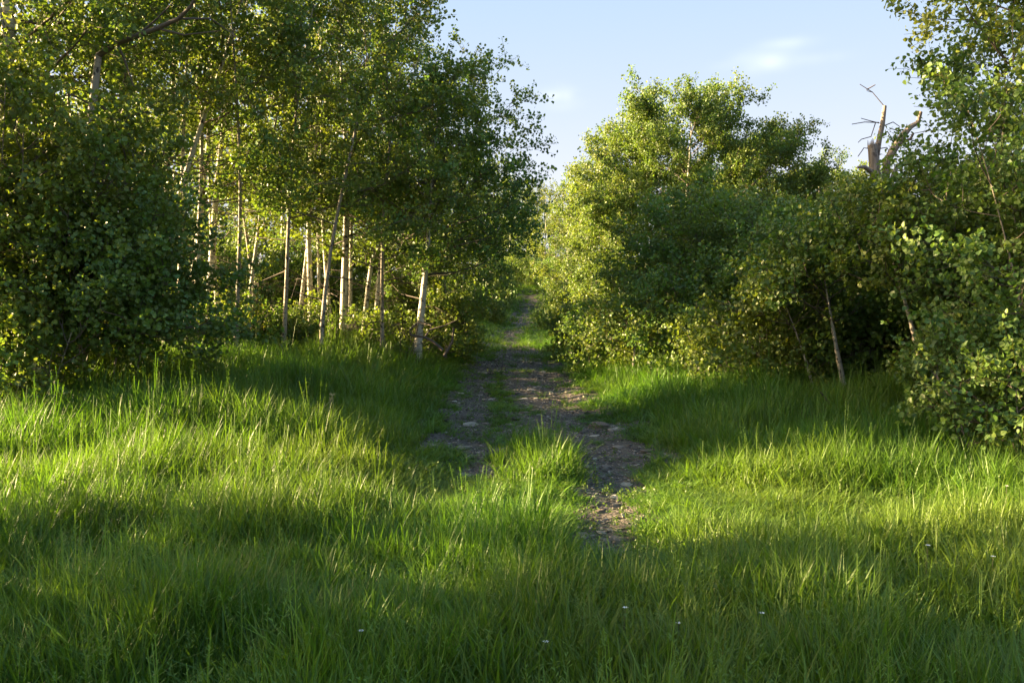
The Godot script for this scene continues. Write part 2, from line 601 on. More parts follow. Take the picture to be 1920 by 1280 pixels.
# ---------------------------------------------------------------- trees
# o: px, d (or x), h height, cb crown base share, sp spread, r trunk radius, lean (x, z metres over the height), n1 limbs, bark, tint, fill, dead (dead twigs low on the stem), big (large leaves)
func tree(called: String, label: String, category: String, group: String, o: Dictionary) -> Node3D:
	rng.seed = int(o.get("seed", 0)) + int(o.get("px", 0) * 7 + o.d * 131)
	var d: float = o.d
	var x: float = o.x if o.has("x") else px_x(o.px, d)
	var foot := Vector3(x, ground(x, d) - 0.05, -d)
	var t := thing(called, label, category, foot, group)
	var h: float = o.h if o.has("h") else EYE + (HORIZON - o.top) / FOCAL * d - foot.y - (0.55 + 0.30 * o.get("sp", 2.0))
	var r: float = o.get("r", 0.05 + h * 0.006)
	var lean: Vector2 = o.get("lean", Vector2(rng.randf_range(-0.5, 0.5), rng.randf_range(-0.3, 0.3)) * h * 0.08)
	var cb: float = o.get("cb", 0.35)
	var sp: float = o.get("sp", h * 0.27)
	var n1: int = o.get("n1", 26)
	var fill: float = o.get("fill", 1.0)
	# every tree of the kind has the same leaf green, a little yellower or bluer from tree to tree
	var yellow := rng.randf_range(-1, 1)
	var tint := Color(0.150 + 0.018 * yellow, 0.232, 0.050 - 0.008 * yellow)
	var stems: int = o.get("stems", 1)
	var pieces: Array = big_sprays if o.get("big", false) else sprays
	var bufs := []
	for k in pieces.size(): bufs.append(PackedFloat32Array())
	var limbs := Shape.new()
	var dead := Shape.new()
	var bark: Material = M[o.get("bark", "aspen")]
	for stem in stems:
		var spts := PackedVector3Array()
		var srad := PackedFloat32Array()
		var ns := 11
		var w1 := rng.randf() * TAU
		var w2 := rng.randf() * TAU
		var off := Vector3.ZERO
		var sl := lean
		var hs := h
		if stems > 1:
			var a := TAU * stem / stems + rng.randf()
			off = Vector3(cos(a), 0, sin(a)) * rng.randf_range(0.1, 0.35) * o.get("base", 1.0)
			sl = lean + Vector2(cos(a), sin(a)) * h * rng.randf_range(0.08, 0.3)
			hs = h * rng.randf_range(0.7, 1.05)
		var wob: float = o.get("wob", 1.0)
		for k in ns + 1:
			var q := float(k) / ns
			var p := off + Vector3(sl.x * pow(q, 1.3) + sin(q * 5.0 + w1) * 0.010 * hs * wob * q, hs * 0.97 * q, sl.y * pow(q, 1.3) + sin(q * 4.0 + w2) * 0.010 * hs * wob * q)
			spts.append(p)
			srad.append(maxf(0.006, r * (1.0 - q * 0.93) * (1.0 + 0.35 * exp(-q * 22.0))) * (1.0 if stems == 1 else rng.randf_range(0.9, 1.1)))
		var ts := Shape.new()
		tube(ts, spts, srad, 10)
		part("trunk", ts.mesh(bark), t)
		# limbs
		for k in n1:
			var q := clampf((k + rng.randf()) / n1, 0, 0.995)
			var hh := lerpf(cb, 0.98, q)
			var fi := hh * ns
			var i0 := mini(int(fi), ns - 1)
			var start := spts[i0].lerp(spts[i0 + 1], fi - i0)
			var az := k * 2.399 + rng.randf_range(-0.6, 0.6)
			var el := lerpf(o.get("el0", 0.05), 1.05, q * q) + rng.randf_range(-0.2, 0.25)
			var prof := maxf(0.22, sqrt(maxf(0.0, 1.0 - pow(1.35 * q - 0.42, 2) / 0.9)))
			var L := sp * prof * rng.randf_range(0.8, 1.12)
			var dir := Vector3(cos(az) * cos(el), sin(el), sin(az) * cos(el))
			var reach: Vector3 = o.get("pull", Vector3.ZERO)
			L *= 1.0 + 0.5 * dir.dot(reach)
			var lp := PackedVector3Array()
			var lr := PackedFloat32Array()
			var r1 := maxf(0.008, srad[i0] * 0.42)
			var jit := any_dir() * 0.10 * L
			for j in 5:
				var u := j / 4.0
				lp.append(start + dir * L * u + Vector3(0, 0.16 * L * u * u, 0) + jit * sin(u * PI))
				lr.append(lerpf(r1, 0.004, pow(u, 0.8)))
			tube(limbs, lp, lr, 5)
			var n2 := maxi(3, int(round(2.6 * L * fill + 1.5)))
			for m in n2:
				var u := lerpf(0.25, 1.0, (m + rng.randf()) / n2)
				var fj := u * 4
				var j0 := mini(int(fj), 3)
				var from := lp[j0].lerp(lp[j0 + 1], fj - j0)
				var bd := (dir + any_dir() * 0.95 + Vector3(0, 0.12, 0)).normalized()
				var bl := L * 0.30 * (1.25 - 0.6 * u) * rng.randf_range(0.7, 1.3) + 0.15
				var mid := from + bd * bl * 0.5 + any_dir() * 0.08 * bl
				var tip := from + bd * bl + Vector3(0, 0.05 * bl, 0)
				tube(limbs, PackedVector3Array([from, mid, tip]), PackedFloat32Array([0.008, 0.0055, 0.003]), 3)
				var nsx := maxi(2, int(round(bl * 6.5 * fill)) + 1)
				if rng.randf() < o.get("bare", 0.0): nsx = 0
				for e in nsx:
					var ue := lerpf(0.15, 1.0, (e + rng.randf()) / nsx)
					var p := from.lerp(mid, ue * 2) if ue < 0.5 else mid.lerp(tip, ue * 2 - 1)
					p += any_dir() * 0.08
					var yd := (bd + any_dir() * 0.9 + Vector3(0, 0.1, 0)).normalized()
					var g := rng.randf_range(0.8, 1.2)
					var which := rng.randi() % pieces.size()
					var buf: PackedFloat32Array = bufs[which]
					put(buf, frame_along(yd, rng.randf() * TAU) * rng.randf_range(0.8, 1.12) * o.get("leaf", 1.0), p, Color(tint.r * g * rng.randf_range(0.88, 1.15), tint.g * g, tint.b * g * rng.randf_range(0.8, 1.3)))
					bufs[which] = buf
					n_sprays += 1
		# bare twigs below the crown
		for k in int(o.get("dead", 0)):
			var hh := rng.randf_range(0.12, cb + 0.12)
			var fi := hh * ns
			var start := spts[int(fi)].lerp(spts[int(fi) + 1], fi - int(fi))
			var az := rng.randf() * TAU
			var L := rng.randf_range(0.5, 1.5)
			var p := start
			var lp := PackedVector3Array([p])
			var dir := Vector3(cos(az), rng.randf_range(-0.25, 0.35), sin(az))
			for j in 3:
				p += dir * L / 3
				dir = (dir + any_dir() * 0.4).normalized()
				lp.append(p)
			tube(dead, lp, PackedFloat32Array([0.014, 0.010, 0.007, 0.003]), 4)
			for j in 3:
				var q0 := lp[1 + rng.randi() % 2]
				var q1 := q0 + (dir + any_dir()).normalized() * L * 0.35
				tube(dead, PackedVector3Array([q0, q1]), PackedFloat32Array([0.006, 0.0025]), 3)
	part("branches", limbs.mesh(M.twig), t).set_meta("kind", "stuff")
	if dead.v.size(): part("dead_twigs", dead.mesh(M.twig), t).set_meta("kind", "stuff")
	var crown := Node3D.new()
	crown.name = "crown"
	t.add_child(crown)
	for k in pieces.size():
		if bufs[k].size(): copies("foliage", pieces[k], bufs[k], crown)
	return t

const NTH := ["first", "second", "third", "fourth", "fifth", "sixth", "seventh", "eighth", "ninth", "tenth", "eleventh", "twelfth", "thirteenth", "fourteenth", "fifteenth", "sixteenth", "seventeenth", "eighteenth", "nineteenth", "twentieth"]

# "%s" in the label becomes the place in the row, counted by px from the lower or the higher end
func nth(rows: Array, a: Array, from_high := false) -> String:
	var k := 0
	for b in rows:
		if (b[0] > a[0]) if from_high else (b[0] < a[0]): k += 1
	return NTH[k]

func build_trees() -> void:
	var rows := []
	var G_LEFT := "aspens of the grove on the grassy bank"
	var G_RIGHT := "young aspens along the low side of the track"
	var G_TALL := "tall aspens behind the young ones"
	var G_FAR := "trees closing the far end of the track"
	var G_SHADE := "aspens beside the grove at the mouth of the track"
	# --- the grove on the bank
	tree("aspen_tree", "thick pale aspen trunk rising behind the dark leafy thicket", "tree", "", {px = 4.0, d = 13.0, h = 11.5, r = 0.165, cb = 0.36, sp = 3.0, n1 = 30, lean = Vector2(0.55, 0.0)})
	var cluster := [[283, 15.5, 0.09, 2.2, 9.0], [310, 16.4, 0.085, 0.3, 9.4], [331, 16.0, 0.065, 0.7, 9.8], [346, 17.3, 0.075, 1.3, 9.6], [366, 16.6, 0.07, 0.2, 9.2], [387, 17.8, 0.10, 1.2, 9.9], [413, 18.4, 0.06, -0.5, 8.8], [455, 18.0, 0.055, 1.6, 8.4]]
	for a in cluster:
		tree("aspen_tree", "slender white aspen, %s trunk of the close cluster counted from the dark thicket" % nth(cluster, a, false), "tree", G_LEFT, {px = float(a[0]), d = a[1], h = a[4], r = a[2] * 0.85, cb = 0.32, sp = 2.0, n1 = 14, fill = 0.65, wob = 2.4, lean = Vector2(a[3], 0.1), dead = 9})
	var second := [[556, 20.5, 0.065, 1.3, 9.6], [583, 19.6, 0.085, 0.2, 9.8], [600, 21.5, 0.06, -0.4, 9.4], [622, 20.0, 0.065, -0.6, 9.2], [643, 19.2, 0.11, 0.1, 9.0], [655, 21.0, 0.065, 0.5, 8.8], [680, 20.2, 0.075, 1.0, 8.2], [697, 19.0, 0.075, 1.2, 7.8]]
	for a in second:
		tree("aspen_tree", "straight grey-white aspen, %s trunk from the lone leaning white aspen" % nth(second, a, true), "tree", G_LEFT, {px = float(a[0]), d = a[1], h = a[4], r = a[2] * 0.85, cb = 0.30, sp = 2.0, n1 = 14, fill = 0.65, wob = 2.4, lean = Vector2(a[3], 0.1), dead = 7})
	tree("aspen_tree", "white aspen with leaning trunk standing alone at the edge of the bank", "tree", "", {px = 781.0, d = 18.5, top = 100.0, wob = 1.6, r = 0.095, cb = 0.36, sp = 2.25, n1 = 30, lean = Vector2(0.6, 0.3), pull = Vector3(0.35, -0.2, 0), dead = 4})
	rows = [[40, 13.4, 9.8, 0.3], [105, 14.5, 9.5, 0.34], [95, 12.6, 9.2, 0.42], [205, 14.2, 9.4, 0.46], [440, 15.8, 9.4, 0.34], [480, 20.0, 9.6, 0.34], [530, 16.4, 9.2, 0.30], [735, 22.5, 8.2, 0.26], [770, 24.0, 6.6, 0.22], [715, 17.8, 7.4, 0.22], [600, 16.2, 8.4, 0.27], [785, 20.5, 6.8, 0.30]]
	for a in rows:
		tree("aspen_tree", "leafy dark-stemmed aspen of the grove front, %s counted from the track" % nth(rows, a, true), "tree", G_LEFT, {px = float(a[0]), d = a[1], h = a[2], r = 0.045, lean = Vector2(1.3 * sin(a[0] * 1.7), 0.4 * cos(a[0])), wob = 2.8, bark = "young", cb = a[3], sp = 2.3, n1 = 20, fill = 0.8, dead = 5})
	rows = [[270, 24.5], [530, 25.0], [760, 25.0]]
	for a in rows:
		tree("aspen_tree", "aspen at the back of the grove, %s counted from the track" % nth(rows, a, true), "tree", G_LEFT, {px = float(a[0]), d = a[1], h = 8.4 + 1.0 * sin(a[0]), r = 0.09, cb = 0.36, sp = 2.4, n1 = 16, fill = 0.7, leaf = 1.25})
	# --- thicket and bushes under the grove
	tree("leafy_thicket", "dense dark-leaved aspen thicket with thin leaning stems at grove corner", "shrub", "", {px = 60.0, d = 11.4, h = 4.2, r = 0.022, cb = 0.38, sp = 1.15, n1 = 13, stems = 7, base = 1.6, bark = "young", leaf = 1.05})
	tree("leafy_thicket", "leafy thicket reaching a drooping green branch over the tall grass", "shrub", "", {px = 180.0, d = 11.8, h = 2.0, r = 0.02, cb = 0.36, sp = 1.2, n1 = 12, stems = 5, base = 1.5, bark = "young", pull = Vector3(0.5, 0, 0)})
	tree("leafy_thicket", "tall leafy thicket pressed against the thick pale trunk", "shrub", "", {px = -30.0, d = 11.8, h = 5.2, r = 0.025, cb = 0.36, sp = 1.3, n1 = 13, stems = 5, base = 1.4, bark = "young"})
	tree("leafy_thicket", "low leafy bush in the grass at the foot of the thin leaning stems", "shrub", "", {px = 30.0, d = 10.3, h = 1.2, r = 0.012, cb = 0.12, sp = 0.6, n1 = 9, stems = 4, base = 1.4, bark = "young"})
	rows = [[60, 13.4, 3.4], [330, 17.2, 0.6], [515, 17.2, 0.6], [431, 22.5, 1.0], [500, 24.0, 2.6], [560, 26.0, 3.0], [630, 25.0, 2.8], [700, 26.0, 2.8], [300, 24.0, 2.6], [360, 26.0, 3.0], [220, 22.0, 2.8], [750, 23.0, 1.6], [425, 26.0, 3.0]]
	for a in rows:
		tree("understory_bush", "small leafy bush under the grove, %s counted from the track" % nth(rows, a, true), "shrub", "bushes under the grove", {px = float(a[0]), d = a[1], h = a[2], r = 0.015, cb = 0.12, sp = 0.3 + a[2] * 0.28, n1 = 9, stems = 4, base = 1.3, bark = "young", dead = 2})
	rows = [[800, 21.5, 3.4, 1.3], [838, 25.0, 4.0, 1.2], [835, 20.5, 1.3, 0.7]]
	for a in rows:
		tree("young_aspen", "bushy young aspen on the bank where the track narrows, %s from the track" % nth(rows, a, true), "tree", "young aspens at the narrowing of the track", {px = float(a[0]), d = a[1], h = a[2], r = 0.04, cb = 0.12, sp = a[3], n1 = 22, bark = "young"})
	# --- far end
	rows = [[905, 58.0, 7.0, 2.4], [925, 72.0, 9.5, 3.0], [955, 80.0, 9.6, 3.0], [985, 84.0, 9.2, 3.0], [1020, 80.0, 9.0, 2.8], [1062, 62.0, 7.5, 2.6], [870, 54.0, 8.0, 2.8], [800, 56.0, 9.0, 3.2], [1110, 62.0, 8.0, 3.0], [965, 92.0, 8.4, 3.6], [1030, 94.0, 8.4, 3.6], [700, 54.0, 9.5, 3.4], [600, 48.0, 9.5, 3.4], [480, 46.0, 9.5, 3.4], [350, 44.0, 9.5, 3.4], [230, 42.0, 9.5, 3.4], [100, 40.0, 9.5, 3.4], [-20, 38.0, 9.5, 3.4]]
	for a in rows:
		tree("far_tree", "rounded tree beyond the end of the track, %s of that row from the grove side" % nth(rows, a), "tree", G_FAR, {px = float(a[0]), d = a[1], h = a[2], r = 0.11, cb = 0.05, sp = a[3], n1 = 24, fill = 0.75, leaf = 1.5})
	rows = [[925, 54.0, 2.2], [902, 44.0, 1.6], [1075, 44.0, 2.0], [1062, 38.0, 1.4], [945, 66.0, 2.0], [1030, 66.0, 2.2], [968, 76.0, 2.6], [995, 77.0, 2.8], [1012, 74.0, 2.2]]
	for a in rows:
		tree("trackside_bush", "low rounded bush on the far verge, %s counted from the grove side" % nth(rows, a, false), "shrub", "bushes on the far verge", {px = float(a[0]), d = a[1], h = a[2], r = 0.015, cb = 0.08, sp = 1.1, n1 = 9, stems = 4, bark = "young", leaf = 1.2})
	# --- tall aspens on the low side
	tree("aspen_tree", "tallest round-headed aspen above the young trees, gold-green at its top", "tree", "", {fill = 1.7, px = 1285.0, d = 26.0, top = 126.0, r = 0.12, cb = 0.22, sp = 2.9, n1 = 40})
	tree("aspen_tree", "broad aspen beside the track with its whole flank in sunlight", "tree", "", {fill = 1.45, px = 1165.0, d = 28.5, top = 195.0, r = 0.11, cb = 0.07, sp = 1.9, n1 = 32})
	tree("aspen_tree", "sunlit aspen leaning over the narrow of the track", "tree", "", {fill = 1.45, px = 1112.0, d = 33.0, top = 262.0, r = 0.10, cb = 0.06, sp = 1.4, n1 = 30})
	tree("aspen_tree", "second round aspen top beside the tallest one", "tree", "", {fill = 1.6, px = 1435.0, d = 27.0, top = 195.0, r = 0.10, cb = 0.25, sp = 2.0, n1 = 32})
	rows = [[1215, 29.0, 165, 2.2], [1365, 30.0, 235, 2.2], [1540, 31.0, 272, 2.0], [1600, 33.0, 285, 2.2], [1490, 33.0, 300, 2.2], [1700, 29.0, 375, 2.0], [1760, 30.0, 330, 2.4], [1850, 27.0, 300, 2.4], [1930, 24.0, 260, 2.4]]
	for a in rows:
		tree("aspen_tree", "aspen crown showing over the young aspens, %s counted from the track" % nth(rows, a, false), "tree", G_TALL, {px = float(a[0]), d = a[1], top = float(a[2]), r = 0.10, cb = 0.2, sp = a[3], n1 = 26, fill = 1.3})
	# --- young aspens in front
	rows = [[1240, 19.5, 360, 1.4], [1300, 18.5, 315, 1.6], [1365, 17.5, 335, 1.5], [1430, 16.5, 350, 1.5], [1490, 15.5, 385, 1.5], [1545, 15.0, 370, 1.5], [1610, 16.5, 385, 1.4], [1690, 15.5, 395, 1.4], [1770, 14.0, 345, 1.5], [1840, 13.0, 330, 1.5], [1900, 12.0, 300, 1.4], [1400, 20.0, 330, 1.5], [1520, 19.0, 345, 1.6]]
	for a in rows:
		tree("young_aspen", "dense young aspen of the leafy wall, %s counted from the track" % nth(rows, a, false), "tree", G_RIGHT, {px = float(a[0]), d = a[1], top = float(a[2]), r = 0.042, cb = 0.15 if a[0] < 1480 else 0.30, el0 = 0.05 if a[0] < 1480 else 0.2, sp = a[3], n1 = 24, bark = "aspen_warm"})
	tree("young_aspen", "young aspen with crooked grey stem standing in the grass", "tree", "", {px = 1588.0, d = 12.4, h = 2.1, r = 0.05, cb = 0.58, sp = 0.95, el0 = 0.3, n1 = 18, lean = Vector2(-0.45, 0.1), wob = 2.2, bark = "aspen_warm"})
	tree("young_aspen", "young aspen with long slanting brown stem", "tree", "", {px = 1742.0, d = 11.6, h = 2.6, r = 0.055, cb = 0.62, sp = 0.95, el0 = 0.3, n1 = 18, lean = Vector2(-0.6, 0.0), wob = 1.8, bark = "aspen_warm"})
	tree("young_aspen", "thin pale sapling stem leaning beside the crooked young aspen", "tree", "", {px = 1530.0, d = 12.6, h = 1.8, r = 0.028, cb = 0.55, sp = 0.7, el0 = 0.3, n1 = 14, lean = Vector2(-0.55, 0.0), bark = "aspen_warm"})
	tree("young_aspen", "straight grey young aspen behind the slanting one", "tree", "", {px = 1750.0, d = 13.2, h = 2.9, r = 0.045, cb = 0.6, sp = 1.3, n1 = 18, lean = Vector2(0.0, 0.0), bark = "aspen"})
	tree("young_aspen", "small thin sapling alone in front of the leafy wall by the track", "tree", "", {px = 1186.0, d = 16.6, top = 520.0, r = 0.035, cb = 0.4, sp = 0.9, n1 = 14, lean = Vector2(0.12, 0.0), bark = "aspen_warm"})
	tree("young_aspen", "slim sapling standing in the grass in front of the leafy wall", "tree", "", {px = 1275.0, d = 16.2, top = 470.0, r = 0.035, cb = 0.35, sp = 1.1, n1 = 16, bark = "aspen_warm"})
	tree("young_aspen", "low leafy sapling with pale new leaves in front of the leafy wall", "tree", "", {px = 1420.0, d = 13.6, top = 520.0, r = 0.035, cb = 0.3, sp = 1.1, n1 = 16, bark = "aspen_warm"})
	# --- the tree overhanging the frame
	tree("aspen_tree", "open-crowned aspen spreading over the dead snag, leaves dark against sky", "tree", "", {px = 2035.0, d = 10.6, h = 8.0, r = 0.10, cb = 0.50, sp = 2.3, n1 = 30, lean = Vector2(-0.15, 0.2), pull = Vector3(-0.3, 0.2, 0), fill = 1.15, el0 = 0.4, leaf = 0.95, bark = "aspen_warm"})
	tree("aspen_tree", "leafy aspen filling the gap between the dead snag and the open-crowned aspen", "tree", "", {px = 1895.0, d = 13.0, h = 5.4, r = 0.07, cb = 0.36, sp = 1.5, n1 = 26, fill = 1.1, bark = "young"})
	tree("leafy_thicket", "tall leafy shrub below the open-crowned aspen", "shrub", "", {px = 2025.0, d = 9.9, h = 3.8, r = 0.025, cb = 0.25, sp = 1.2, n1 = 13, stems = 5, base = 1.3, bark = "young"})
	rows = [[1868, 9.4, 0.9], [1925, 8.4, 1.0], [1922, 9.6, 1.3], [1815, 11.6, 0.6]]
	for a in rows:
		tree("bramble_bush", "low bramble bush below the tall leafy shrub, %s counted from the track" % nth(rows, a, false), "shrub", "brambles at the edge of the grass", {px = float(a[0]), d = a[1], h = a[2], r = 0.008, cb = 0.15, sp = 0.55, n1 = 8, stems = 6, base = 1.6, bark = "young", big = true})
	rows = [[285, 15.2, 0.9], [335, 15.8, 1.0], [390, 16.6, 0.9], [440, 16.2, 1.1], [490, 17.4, 1.0], [540, 18.6, 1.0], [610, 18.4, 0.8], [665, 18.6, 0.8], [730, 18.4, 0.8]]
	for a in rows:
		tree("twiggy_brush", "nearly bare twiggy brush at the foot of the pale trunks, %s from the thicket" % nth(rows, a), "shrub", "twiggy brush under the grove", {px = float(a[0]), d = a[1], h = a[2], r = 0.008, cb = 0.15, sp = 0.6, n1 = 6, stems = 4, base = 1.6, wob = 3.0, bare = 0.82, bark = "young"})
	rows = [[1310, 15.8, 1.1], [1370, 15.0, 1.0], [1455, 14.0, 1.1], [1560, 13.6, 1.2], [1655, 13.8, 1.0], [1700, 14.2, 1.0], [1240, 17.4, 1.0], [1150, 19.0, 1.0], [1100, 22.0, 1.2]]
	for a in rows:
		tree("undergrowth_bush", "knee-high leafy bush under the young aspens, %s counted from the track" % nth(rows, a, false), "shrub", "bushes at the foot of the young aspens", {px = float(a[0]), d = a[1], h = a[2], r = 0.008, cb = 0.1, sp = 0.6, n1 = 7, stems = 5, base = 1.5, bark = "young"})
	tree("aspen_tree", "unseen high-crowned aspen added beside the grove to dapple the verge", "tree", "", {x = -13.5, d = 10.2, h = 9.0, r = 0.10, cb = 0.50, sp = 2.0, n1 = 20, fill = 0.55, el0 = 0.25})  # out of view, added so its thin crown breaks up sun right of the track
	# --- trees beside the mouth of the track, out of the picture, whose shade lies over the near grass
	for a in [[-7.4, 4.9, 8.0], [-8.6, 2.8, 9.0], [-9.0, 0.4, 9.0], [-8.5, -2.0, 9.0], [-12.0, 5.6, 9.5], [-13.0, 3.0, 9.5], [-13.5, 0.0, 9.0], [-16.0, 5.2, 9.5], [-6.9, 2.6, 7.5], [-10.4, 4.4, 9.0]]:
		tree("aspen_tree", "aspen standing beside the near grass and shading it", "tree", G_SHADE, {x = a[0], d = a[1], h = a[2], r = 0.10, cb = 0.1, sp = 2.0, n1 = 30})

# ---------------------------------------------------------------- dead wood
func px_tube(s: Shape, pts: Array, d: float, foot: Vector3, widths: Array, sides := 9, capped := true, thick := 1.0) -> void:
	var lp := PackedVector3Array()
	var lr := PackedFloat32Array()
	for k in pts.size():
		var a: Array = pts[k]
		lp.append(at_px(a[0], a[1], d + (a[2] if a.size() > 2 else 0.0)) - foot)
		lr.append(widths[k] * 0.5 / FOCAL * d * thick)
	tube(s, lp, lr, sides, capped)

func build_dead_wood() -> void:
	rng.seed = 77
	var d := 24.0
	var x := px_x(1690, d)
	var foot := Vector3(x, ground(x, d) - 0.1, -d)
	var t := thing("dead_snag", "dead forked snag with broken limbs and bare orange-lit bark", "tree", foot)
	var s := Shape.new()
	var y0 := HORIZON - (foot.y - EYE) / d * FOCAL
	px_tube(s, [[1690, y0], [1682, 560], [1672, 440], [1660, 375], [1648, 348], [1638, 325], [1635, 300], [1632, 274]], d, foot, [34, 27, 25, 24, 20, 19, 18, 16], 9, true, 1.0)
	for k in 7:
		var sx := 1625.0 + 2.4 * k
		px_tube(s, [[sx, 280, rng.randf_range(-0.08, 0.08)], [sx + rng.randf_range(-1, 1), rng.randf_range(258, 270), rng.randf_range(-0.08, 0.08)]], d, foot, [4.5, 0.8], 4, false)
	part("trunk", s.mesh(M.snag), t)
	s = Shape.new()
	px_tube(s, [[1642, 330], [1641, 295, 0.1], [1645, 265, 0.1], [1651, 235], [1655, 201]], d, foot, [10, 10, 10, 9, 7], 9, true, 1.0)
	part("limb", s.mesh(M.snag), t)
	s = Shape.new()
	px_tube(s, [[1652, 352], [1658, 335], [1660, 305, -0.2], [1672, 282, -0.3], [1690, 255, -0.4], [1703, 240, -0.4], [1717, 232, -0.4], [1722, 212, -0.5]], d, foot, [16, 15, 14, 15, 13, 10, 9, 7], 9, true, 1.0)
	part("limb", s.mesh(M.snag), t)
	s = Shape.new()
	px_tube(s, [[1646, 345], [1630, 322, -0.2], [1618, 314, -0.4], [1606, 315, -0.5]], d, foot, [13, 9, 7, 5], 9, true, 1.0)
	part("limb", s.mesh(M.snag), t)
	s = Shape.new()
	px_tube(s, [[1667, 350], [1674, 325, 0.3], [1680, 312, 0.4], [1700, 303, 0.5], [1716, 288, 0.6]], d, foot, [10, 9, 8, 6, 5], 9, true, 1.0)
	part("limb", s.mesh(M.snag), t)
	s = Shape.new()
	px_tube(s, [[1680, 272, -0.3], [1694, 266, -0.4], [1704, 262, -0.5], [1709, 252, -0.5]], d, foot, [7, 6, 5, 4], 6)
	px_tube(s, [[1704, 264, -0.5], [1720, 269, -0.5]], d, foot, [3, 2], 4)
	for a in [[[1645, 233], [1625, 228], [1611, 224]], [[1645, 232], [1618, 231], [1594, 235]], [[1638, 233], [1630, 258], [1612, 263], [1606, 269]], [[1654, 238], [1671, 231], [1684, 240]], [[1648, 280], [1660, 278], [1665, 288]], [[1627, 280], [1617, 279], [1606, 295]], [[1650, 186], [1632, 176], [1621, 173]], [[1621, 170], [1608, 161]], [[1614, 161], [1637, 162]], [[1664, 242], [1688, 250]], [[1660, 248], [1672, 265]], [[1676, 320], [1672, 300]]]:
		var w := []
		for k in a.size(): w.append(lerpf(2.2, 1.1, float(k) / a.size()))
		if a[0] == [1650, 186]: a[0] = [1655, 203]
		if a[0] == [1621, 170]: a[0] = [1632, 176]
		if a[0] == [1614, 161]: a[0] = [1621, 171]
		px_tube(s, a, d, foot, w, 4)
	part("dead_twigs", s.mesh(M.twig), t).set_meta("kind", "stuff")
	# broken pale stub among the leaves
	d = 18.0
	foot = Vector3(px_x(1836, d), ground(px_x(1836, d), d) - 0.1, -d)
	t = thing("broken_trunk", "broken white birch-like trunk stub behind the leaves below the snag", "tree", foot)
	s = Shape.new()
	y0 = HORIZON - (foot.y - EYE) / d * FOCAL
	px_tube(s, [[1842, y0], [1838, 520], [1836, 440], [1839, 400], [1841, 385]], d, foot, [18, 15, 13, 12, 8])
	part("trunk", s.mesh(M.aspen), t)
	# dark bare limb crossing the grove crown
	d = 12.0
	foot = Vector3(px_x(150, d), ground(px_x(150, d), d) - 0.1, -d)
	t = thing("dead_aspen", "dead dark aspen with long bare limb arching through the grove crown", "tree", foot)
	s = Shape.new()
	y0 = HORIZON - (foot.y - EYE) / d * FOCAL
	px_tube(s, [[150, y0], [158, 500], [168, 330], [178, 200], [190, 108]], d, foot, [22, 19, 17, 15, 12])
	part("trunk", s.mesh(M.young), t)
	s = Shape.new()
	px_tube(s, [[190, 108], [225, 85, -0.1], [262, 72, -0.2], [300, 58, -0.3], [340, 40, -0.4], [362, 18, -0.5], [385, -20, -0.6]], d, foot, [12, 11, 10, 9, 8, 6, 4], 7)
	part("limb", s.mesh(M.twig), t)
	s = Shape.new()
	for a in [[[262, 72, -0.2], [300, 40, -0.3], [330, 10, -0.4]], [[225, 85], [240, 120], [255, 165]], [[300, 58, -0.3], [350, 70, -0.4], [420, 62, -0.5]], [[178, 200], [140, 180], [90, 190]], [[180, 190], [230, 230], [275, 300]], [[168, 330], [200, 350], [215, 400]], [[340, 40, -0.4], [400, 40], [450, 75]]]:
		px_tube(s, a, d, foot, [5, 4, 2], 4)
	part("dead_twigs", s.mesh(M.twig), t).set_meta("kind", "stuff")
	# bare crooked branch low at the grove edge
	d = 17.2
	foot = Vector3(px_x(830, d), ground(px_x(830, d), d), -d)
	t = thing("fallen_branch", "bare curved branch lying over the sunlit bank below the white aspen", "branch", foot)
	s = Shape.new()
	px_tube(s, [[832, 668], [848, 640], [850, 614]], d, foot, [6, 5, 3], 6)
	px_tube(s, [[830, 656], [812, 640], [796, 632], [770, 628], [768, 618], [782, 605], [812, 607]], d, foot, [6, 5, 5, 4, 4, 3, 2], 6)
	px_tube(s, [[796, 632], [806, 618], [835, 610], [856, 600]], d, foot, [4, 4, 3, 2], 5)
	part("branch", s.mesh(M.twig), t)
	# black sticks in the grass on the low side
	d = 10.6
	foot = Vector3(px_x(1560, d), ground(px_x(1560, d), d), -d)
	t = thing("fallen_branch", "dark fallen branch with upright fork lying in the tall grass", "branch", foot)
	s = Shape.new()
	px_tube(s, [[1502, 842], [1522, 826, -0.1], [1560, 818], [1600, 832, 0.2]], d, foot, [7, 8, 8, 5], 6)
	px_tube(s, [[1516, 802], [1532, 815], [1562, 822]], d, foot, [3, 5, 5], 6)
	px_tube(s, [[1565, 815], [1564, 780], [1556, 755], [1540, 735]], d, foot, [6, 5, 5, 3], 6)
	part("branch", s.mesh(M.twig), t)
	d = 9.0
	for a in [[1836, 760, 1843, 830], [1845, 775, 1853, 835], [1895, 815, 1890, 890], [1906, 835, 1908, 895], [1832, 780, 1834, 832]]:
		var b := at_px(a[2], a[3], d)
		b.y = ground(b.x, d)
		t = thing("dead_cane", "dry reddish cane standing up among the brambles", "cane", b, "dry canes in the brambles")
		s = Shape.new()
		var top := at_px(a[0], a[1], d) - b
		tube(s, PackedVector3Array([Vector3.ZERO, top * 0.55 + Vector3(0.02, 0, 0), top]), PackedFloat32Array([0.012, 0.010, 0.006]), 6, true)
		tube(s, PackedVector3Array([top * 0.6, top * 0.8 + Vector3(0.09, 0, 0.03)]), PackedFloat32Array([0.006, 0.003]), 4, true)
		part("stem", s.mesh(M.snag), t)

